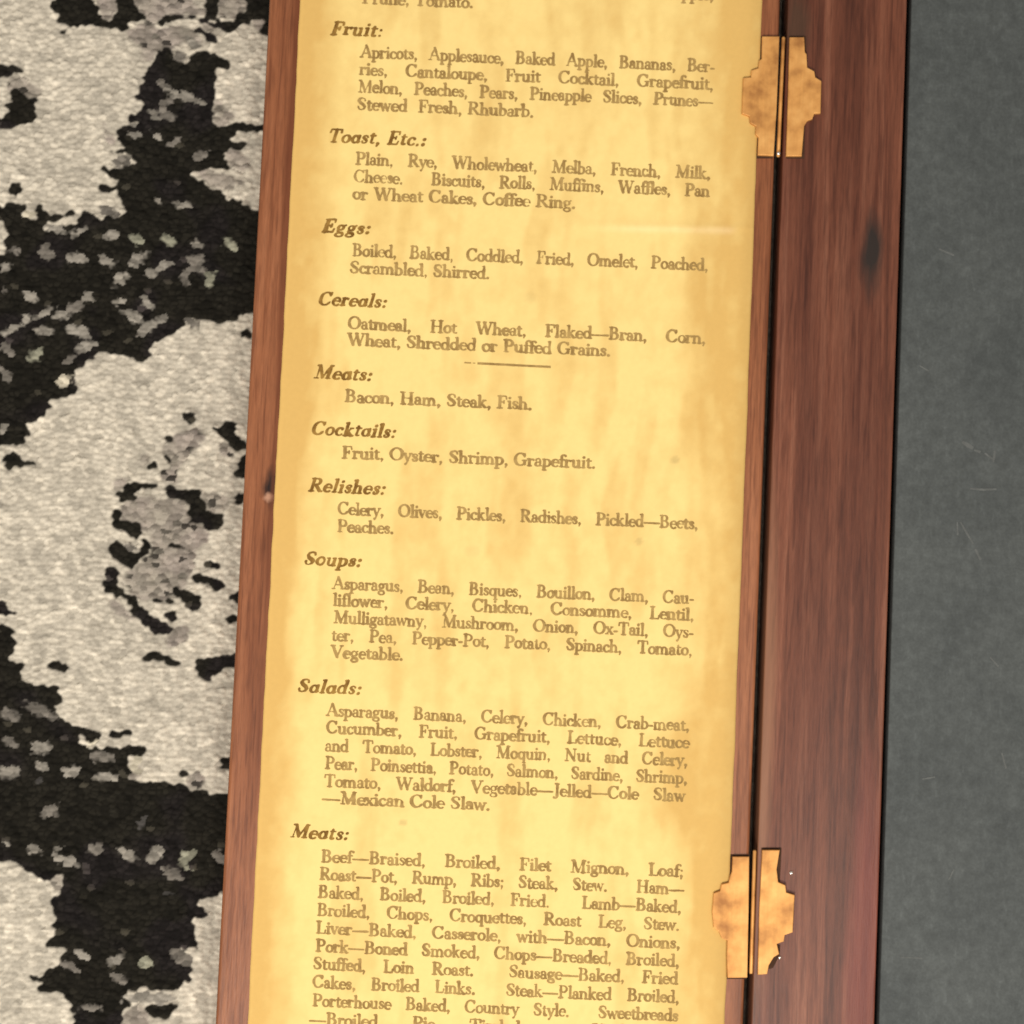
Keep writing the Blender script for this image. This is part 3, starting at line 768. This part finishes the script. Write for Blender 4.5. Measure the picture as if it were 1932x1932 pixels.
GL['R'] = (1.46, stem(.34, 0, CAPH, .14) + seg(.10, C1, .64, C1, t_) + seg(.34, .82, .64, .82, t_) + arc(.64, 1.19, .40, .37, 90, -90, .14) + seg(.66, .80, 1.18, .10, .14) + ser(.34, C0, .26) + ser(1.28, C0, .16))
GL['S'] = (1.14, poly([(.94, 1.22, .08), (.90, 1.46, t_), (.62, 1.57, t_), (.30, 1.44, .10), (.22, 1.18, .14), (.40, .94, .16), (.72, .72, .16), (.92, .46, .14), (.84, .18, .10), (.54, .05, t_), (.26, .12, t_), (.16, .42, .08)]))
GL['T'] = (1.38, stem(.69, 0, CAPH, .14) + seg(.14, C1, 1.24, C1, t_) + seg(.12, C1, .10, 1.22, t_, .07) + seg(1.26, C1, 1.28, 1.22, t_, .07) + ser(.69, C0, .27))
GL['U'] = (1.58, stem(.36, .5, CAPH, .14) + arc(.78, .54, .42, .48, 180, 360, .13) + seg(1.20, .5, 1.20, 1.56, t_) + ser(.36, C1, .25) + ser(1.20, C1, .2))
GL['V'] = (1.46, seg(.24, 1.52, .74, .10, .14) + seg(.74, .10, 1.22, 1.54, t_) + ser(.24, C1, .23) + ser(1.22, C1, .19))
GL['W'] = (2.04, seg(.24, 1.52, .66, .10, .14) + seg(.66, .10, 1.06, 1.48, t_) + seg(1.00, 1.52, 1.40, .10, .14) + seg(1.40, .10, 1.80, 1.54, t_) + ser(.24, C1, .23) + ser(1.04, C1, .16) + ser(1.80, C1, .18))
GL[','] = (0.50, dot(.23, .10, .13) + seg(.31, .06, .20, -.26, .09, .04))
GL['.'] = (0.50, dot(.23, .10, .14))
GL[':'] = (0.52, dot(.25, .12, .14) + dot(.25, .78, .14))
GL[';'] = (0.52, dot(.25, .78, .13) + dot(.23, .10, .13) + seg(.31, .06, .20, -.26, .09, .04))
GL['-'] = (0.62, seg(.12, .48, .50, .48, .075))
GL['\u2014'] = (1.95, seg(.06, .50, 1.88, .50, .075))
IT = dict(GL)
IT['a'] = (1.0, arc(.44, .46, .32, .43, 20, 345) + stem(.78, .05, .94) + seg(.78, .10, .96, .16, t_))

CELL = 0.075
FIELD = {}
def field(ch, bold):
    key = (ch, bold)
    if key in FIELD: return FIELD[key]
    adv, st = (IT if bold else GL)[ch]
    x = np.arange(-0.30, adv + 0.35, CELL); y = np.arange(-0.75, 1.95, CELL)
    Xg, Yg = np.meshgrid(x, y)
    f = np.full(Xg.shape, 9.0)
    grow = 0.050 if bold else 0.040
    for x0, y0, r0, x1_, y1_, r1 in st:
        dx, dy = x1_ - x0, y1_ - y0
        tt = np.clip(((Xg - x0) * dx + (Yg - y0) * dy) / max(dx * dx + dy * dy, 1e-9), 0, 1)
        f = np.minimum(f, np.hypot(Xg - x0 - tt * dx, Yg - y0 - tt * dy) - (r0 + (r1 - r0) * tt + grow))
    FIELD[key] = (x, y, f, adv)
    return FIELD[key]

def glyph_polys(ch, bold, wear):
    """the letter's inked area as non overlapping polygons, its edge roughened by wear"""
    x, y, f, adv = field(ch, bold)
    g = f + wear * (fbm(np.add.outer(np.zeros(len(y)), x) * 1.8 + random.random() * 90, np.add.outer(y, np.zeros(len(x))) * 1.8 + random.random() * 90, 101, 2) - 0.5)
    ins = g < 0
    cnt = ins[:-1, :-1].astype(int) + ins[1:, :-1] + ins[:-1, 1:] + ins[1:, 1:]
    out = []
    for j in range(cnt.shape[0]):
        rowc = cnt[j]
        if not rowc.any(): continue
        i = 0; n = len(rowc)
        while i < n:
            k = rowc[i]
            if k == 4:
                i0 = i
                while i < n and rowc[i] == 4: i += 1
                out.append([(x[i0], y[j]), (x[i], y[j]), (x[i], y[j + 1]), (x[i0], y[j + 1])])
                continue
            if k:
                c = ((x[i], y[j], g[j, i]), (x[i + 1], y[j], g[j, i + 1]), (x[i + 1], y[j + 1], g[j + 1, i + 1]), (x[i], y[j + 1], g[j + 1, i]))
                pl = []
                for q in range(4):
                    a, b = c[q], c[(q + 1) % 4]
                    if a[2] < 0: pl.append((a[0], a[1]))
                    if (a[2] < 0) != (b[2] < 0):
                        s = a[2] / (a[2] - b[2])
                        pl.append((a[0] + s * (b[0] - a[0]), a[1] + s * (b[1] - a[1])))
                if len(pl) >= 3: out.append(pl)
            i += 1
    return out, adv

SLOPE = 0.0414
def set_line(verts, faces, text, px0, py0, px1, justify, bold, xh):
    """letters along a straight baseline from layout point (px0, py0), ending at px1"""
    words = text.split(' ')
    tab = IT if bold else GL
    track = 0.10 if bold else -0.02
    def wlen(w): return sum(tab[c][0] + track for c in w)
    nsp = len(words) - 1
    tot = sum(wlen(w) for w in words)
    W = (px1 - px0) / xh
    base_sp = 0.62
    if justify and nsp:
        k = min(1.0, W / (tot + nsp * 0.42))
        sp = (W - tot * k) / nsp
        if sp > 1.6: k = min(1.12, k * (1 + 0.06 * (sp - 1.6))); sp = (W - tot * k) / nsp
    else:
        k = W / (tot + nsp * base_sp); sp = base_sp * k
    shear = 0.24 if bold else 0.0
    ux = 0.0
    for w in words:
        for ch in w:
            wear = random.choice((0.06, 0.10, 0.16))
            pols, adv = glyph_polys(ch, bold, wear)
            jy = random.uniform(-0.035, 0.035)
            for pl in pols:
                i0 = len(verts)
                for gx_, gy_ in pl:
                    X_ = ux + (gx_ + shear * gy_) * k
                    qx = px0 + X_ * xh
                    qy = py0 + X_ * xh * SLOPE - (gy_ + jy) * xh + 0.0
                    qx += (gy_) * xh * 0.044          # letters stand square on the baseline
                    verts.append((qx, qy))
                faces.append(list(range(i0, len(verts))))
            ux += (adv + track) * k
        ux += sp

def text_object(name, lines, bold, mat):
    vv, ff = [], []
    for ln in lines: set_line(vv, ff, *ln)
    pts = []
    for qx, qy in vv:
        pts.append(at(qx, qy, PTOP + 0.0003))
    pts = np.array(pts)
    z = paper_z(pts[:, 0], pts[:, 1]) + 0.00005
    me = mesh_np(np.column_stack([pts, z]), ff)
    return link(name, me, mat, sheet)

XHB, XHH = 14.6, 15.6
D = '\u2014'
J = True
HEAD = [('Fruit:', 622.7, 65.2, 722), ('Toast, Etc.:', 616.8, 267.9, 804), ('Eggs:', 606.3, 438.3, 699), ('Cereals:', 598.6, 575.2, 730),
        ('Meats:', 591.6, 714, 702), ('Cocktails:', 585.7, 819.5, 747), ('Relishes:', 581, 927.1, 727), ('Soups:', 571.7, 1065.2, 682),
        ('Salads:', 559.4, 1305.5, 682), ('Meats:', 546.5, 1580.2, 658)]
PARA = [
    [('Pineapple,', 1216, -4.5, 1346, False), ('Prune, Tomato.', 683, 6.5, 893, False)],
    [('Apricots, Applesauce, Baked Apple, Bananas, Ber-', 680, 108.5, 1348, J), ('ries, Cantaloupe, Fruit Cocktail, Grapefruit,', 678, 141.6, 1346, J),
     ('Melon, Peaches, Pears, Pineapple Slices, Prunes' + D, 675.4, 174.4, 1345, J), ('Stewed  Fresh, Rhubarb.', 673.1, 207.4, 1007, False)],
    [('Plain, Rye, Wholewheat, Melba, French, Milk,', 670.7, 310.5, 1340, J), ('Cheese.  Biscuits, Rolls, Muffins, Waffles, Pan', 667.2, 343.5, 1339, J),
     ('or Wheat Cakes, Coffee Ring.', 664.9, 376.2, 1086, False)],
    [('Boiled, Baked, Coddled, Fried, Omelet, Poached,', 664.2, 483.2, 1336, J), ('Scrambled, Shirred.', 659.5, 515.6, 924, False)],
    [('Oatmeal, Hot Wheat, Flaked' + D + 'Bran, Corn,', 656, 620.6, 1331, J), ('Wheat, Shredded or Puffed Grains.', 654.8, 652, 1152, False)],
    [('Bacon, Ham, Steak, Fish.', 650.1, 758.5, 1004, False)],
    [('Fruit, Oyster, Shrimp, Grapefruit.', 644.8, 864.6, 1124, False)],
    [('Celery, Olives, Pickles, Radishes, Pickled' + D + 'Beets,', 636.6, 970.4, 1317, J), ('Peaches.', 636.1, 1003.3, 743, False)],
    [('Asparagus, Bean, Bisques, Bouillon, Clam, Cau-', 627, 1111.3, 1309, J), ('liflower, Celery, Chicken, Consomme, Lentil,', 628, 1143, 1309, J),
     ('Mulligatawny, Mushroom, Onion, Ox-Tail, Oys-', 629, 1175.6, 1308, J), ('ter, Pea, Pepper-Pot, Potato, Spinach, Tomato,', 625.5, 1208.8, 1306, J),
     ('Vegetable.', 623.8, 1241, 761, False)],
    [('Asparagus, Banana, Celery, Chicken, Crab-meat,', 615.6, 1350.9, 1300.6, J), ('Cucumber, Fruit, Grapefruit, Lettuce, Lettuce', 615, 1383.6, 1300, J),
     ('and Tomato, Lobster, Moquin, Nut and Celery,', 613, 1417, 1297, J), ('Pear, Poinsettia, Potato, Salmon, Sardine, Shrimp,', 613, 1450.5, 1296, J),
     ('Tomato, Waldorf, Vegetable' + D + 'Jelled' + D + 'Cole Slaw', 611, 1484, 1292.5, J), (D + 'Mexican Cole Slaw.', 607.4, 1516, 925, False)],
    [('Beef' + D + 'Braised, Broiled, Filet Mignon, Loaf;', 605.3, 1626.2, 1289.5, J), ('Roast' + D + 'Pot, Rump, Ribs; Steak, Stew.  Ham' + D, 602.4, 1659.7, 1290.5, J),
     ('Baked, Boiled, Broiled, Fried.  Lamb' + D + 'Baked,', 599.5, 1693.6, 1285, J), ('Broiled, Chops, Croquettes, Roast Leg, Stew.', 597.6, 1727.6, 1282, J),
     ('Liver' + D + 'Baked, Casserole, with' + D + 'Bacon, Onions,', 595.6, 1761.5, 1283, J), ('Pork' + D + 'Boned Smoked, Chops' + D + 'Breaded, Broiled,', 595, 1795.5, 1281, J),
     ('Stuffed, Loin Roast.  Sausage' + D + 'Baked, Fried', 590, 1829, 1279, J), ('Cakes, Broiled Links.  Steak' + D + 'Planked Broiled,', 589, 1863.6, 1281, J),
     ('Porterhouse Baked, Country Style.  Sweetbreads', 588.9, 1898.2, 1279, J), (D + 'Broiled, Pie, Timbale.  Veal' + D + 'Bird,', 583, 1933, 1277, J)],
]
for txt, a, b, c in HEAD:
    text_object('heading', [(txt, a, b, c, False, True, XHH)], True, M_INK_HEAD)
for lines in PARA:
    text_object('paragraph', [(tx, a, b, c, j, False, XHB) for tx, a, b, c, j in lines], False, M_INK)
# thin printed rule between the breakfast and dinner lists
rv, rf = [], []
for q0, q1, w in ((876, 889, 1.3), (892, 897, 0.7), (901, 1039, 2.1)):
    n = max(2, int((q1 - q0) / 4))
    for k in range(n + 1):
        qx = q0 + (q1 - q0) * k / n; qy = 684.6 + (qx - 876) * 0.051
        ww = w * random.uniform(0.85, 1.1)
        i0 = len(rv); rv += [(*at(qx, qy + ww, PTOP),), (*at(qx, qy - ww, PTOP),)]
        if k: rf.append([i0 - 2, i0, i0 + 1, i0 - 1])
rp = np.array(rv)
link('divider_rule', mesh_np(np.column_stack([rp, paper_z(rp[:, 0], rp[:, 1]) + 0.00005]), rf), M_INK, sheet)

# ------------------------------------------------------------------ hinges
HZ0, HZ1 = TOP + 0.00012, TOP + 0.00105
def zoomed(s, ox, oy):
    return [at(ox + float(p.split(',')[0]) * 0.29688, oy + float(p.split(',')[1]) * 0.29688, HZ1) for p in s.split()]
def tube(p0, p1, r, n=20, caps=True):
    bm = bmesh.new()
    a, b = Vector(p0), Vector(p1); d = (b - a).normalized()
    u = d.cross(Vector((0, 0, 1))).normalized(); w = u.cross(d)
    rings = []
    for s, rr in ((0, r * .7), (0.0003, r), (1, r), (2, r * .7)):
        c = a if s == 0 else (a + d * 0.0003 if s == 0.0003 else (b - d * 0.0003 if s == 1 else b))
        rings.append([bm.verts.new(c + (u * math.cos(2 * math.pi * k / n) + w * math.sin(2 * math.pi * k / n)) * rr) for k in range(n)])
    for r0, r1 in zip(rings, rings[1:]):
        for k in range(n):
            f = bm.faces.new((r0[k], r0[(k + 1) % n], r1[(k + 1) % n], r1[k])); f.smooth = True
    bm.faces.new(rings[0][::-1]); bm.faces.new(rings[-1])
    bmesh.ops.recalc_face_normals(bm, faces=bm.faces)
    me = bpy.data.meshes.new('m'); bm.to_mesh(me); bm.free()
    return me
def bead(p, r):
    bm = bmesh.new()
    bmesh.ops.create_uvsphere(bm, u_segments=14, v_segments=8, radius=r)
    for v in bm.verts: v.co = Vector((v.co.x, v.co.y, v.co.z * 0.6)) + Vector(p)
    for f in bm.faces: f.smooth = True
    me = bpy.data.meshes.new('m'); bm.to_mesh(me); bm.free()
    return me

def make_hinge(ox, oy, left, right, pin0, pin1, heads, shade_outlines):
    h = link('hinge', prism_mesh(zoomed(left, ox, oy), HZ0, HZ1), M_BRASS, board)
    link('hinge_leaf', prism_mesh(zoomed(right, ox, oy), HZ0, HZ1), M_BRASS, h)
    for shade_pts in shade_outlines:
        link('hinge_shade_plate', prism_mesh(zoomed(shade_pts, ox, oy), TOP + 0.00004, TOP + 0.00016, 0.00002), M_MORTISE_SHADE, h)  # thin plate on the wood, mortise shadow painted as its dark colour
    p0 = zoomed(pin0, ox, oy)[0]; p1 = zoomed(pin1, ox, oy)[0]
    link('knuckle', tube((*p0, TOP - 0.0001), (*p1, TOP - 0.0001), 0.00042), M_BRASS, h)
    for hd in heads:
        x, y, r = hd
        q = zoomed('%f,%f' % (x, y), ox, oy)[0]
        link('nail_head', bead((*q, TOP + (0.0002 if x > 430 or oy > 0 else 0.0011)), r), M_NAIL, h)
make_hinge(1358.4, 0.0,
    '268,230 378,230 372,400 360,700 342,990 240,985 245,872 226,852 229,802 192,782 186,738 140,722 148,494 198,490 200,446 244,432 250,384 266,372',
    '442,235 536,235 540,330 551,345 555,428 600,452 606,490 645,514 640,720 600,722 588,756 556,768 536,800 530,868 520,992 420,992 430,700 437,450',
    '408,225', '374,990', [(372, 975, 0.0004)],
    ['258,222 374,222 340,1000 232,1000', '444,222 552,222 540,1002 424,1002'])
make_hinge(1308.1, 1358.4,
    '250,868 356,868 352,1200 344,1638 218,1640 214,1510 216,1402 180,1386 164,1346 130,1320 120,1220 130,1100 170,1086 180,1044 224,1034 232,1000 246,960',
    '438,826 550,826 541,880 530,950 540,1030 586,1050 591,1096 645,1112 632,1350 582,1368 575,1408 532,1424 546,1488 510,1510 480,1560 470,1616 410,1620 420,1200',
    '394,830', '370,1618', [(625, 975, 0.00042), (552, 1514, 0.00034), (246, 1570, 0.00042)],
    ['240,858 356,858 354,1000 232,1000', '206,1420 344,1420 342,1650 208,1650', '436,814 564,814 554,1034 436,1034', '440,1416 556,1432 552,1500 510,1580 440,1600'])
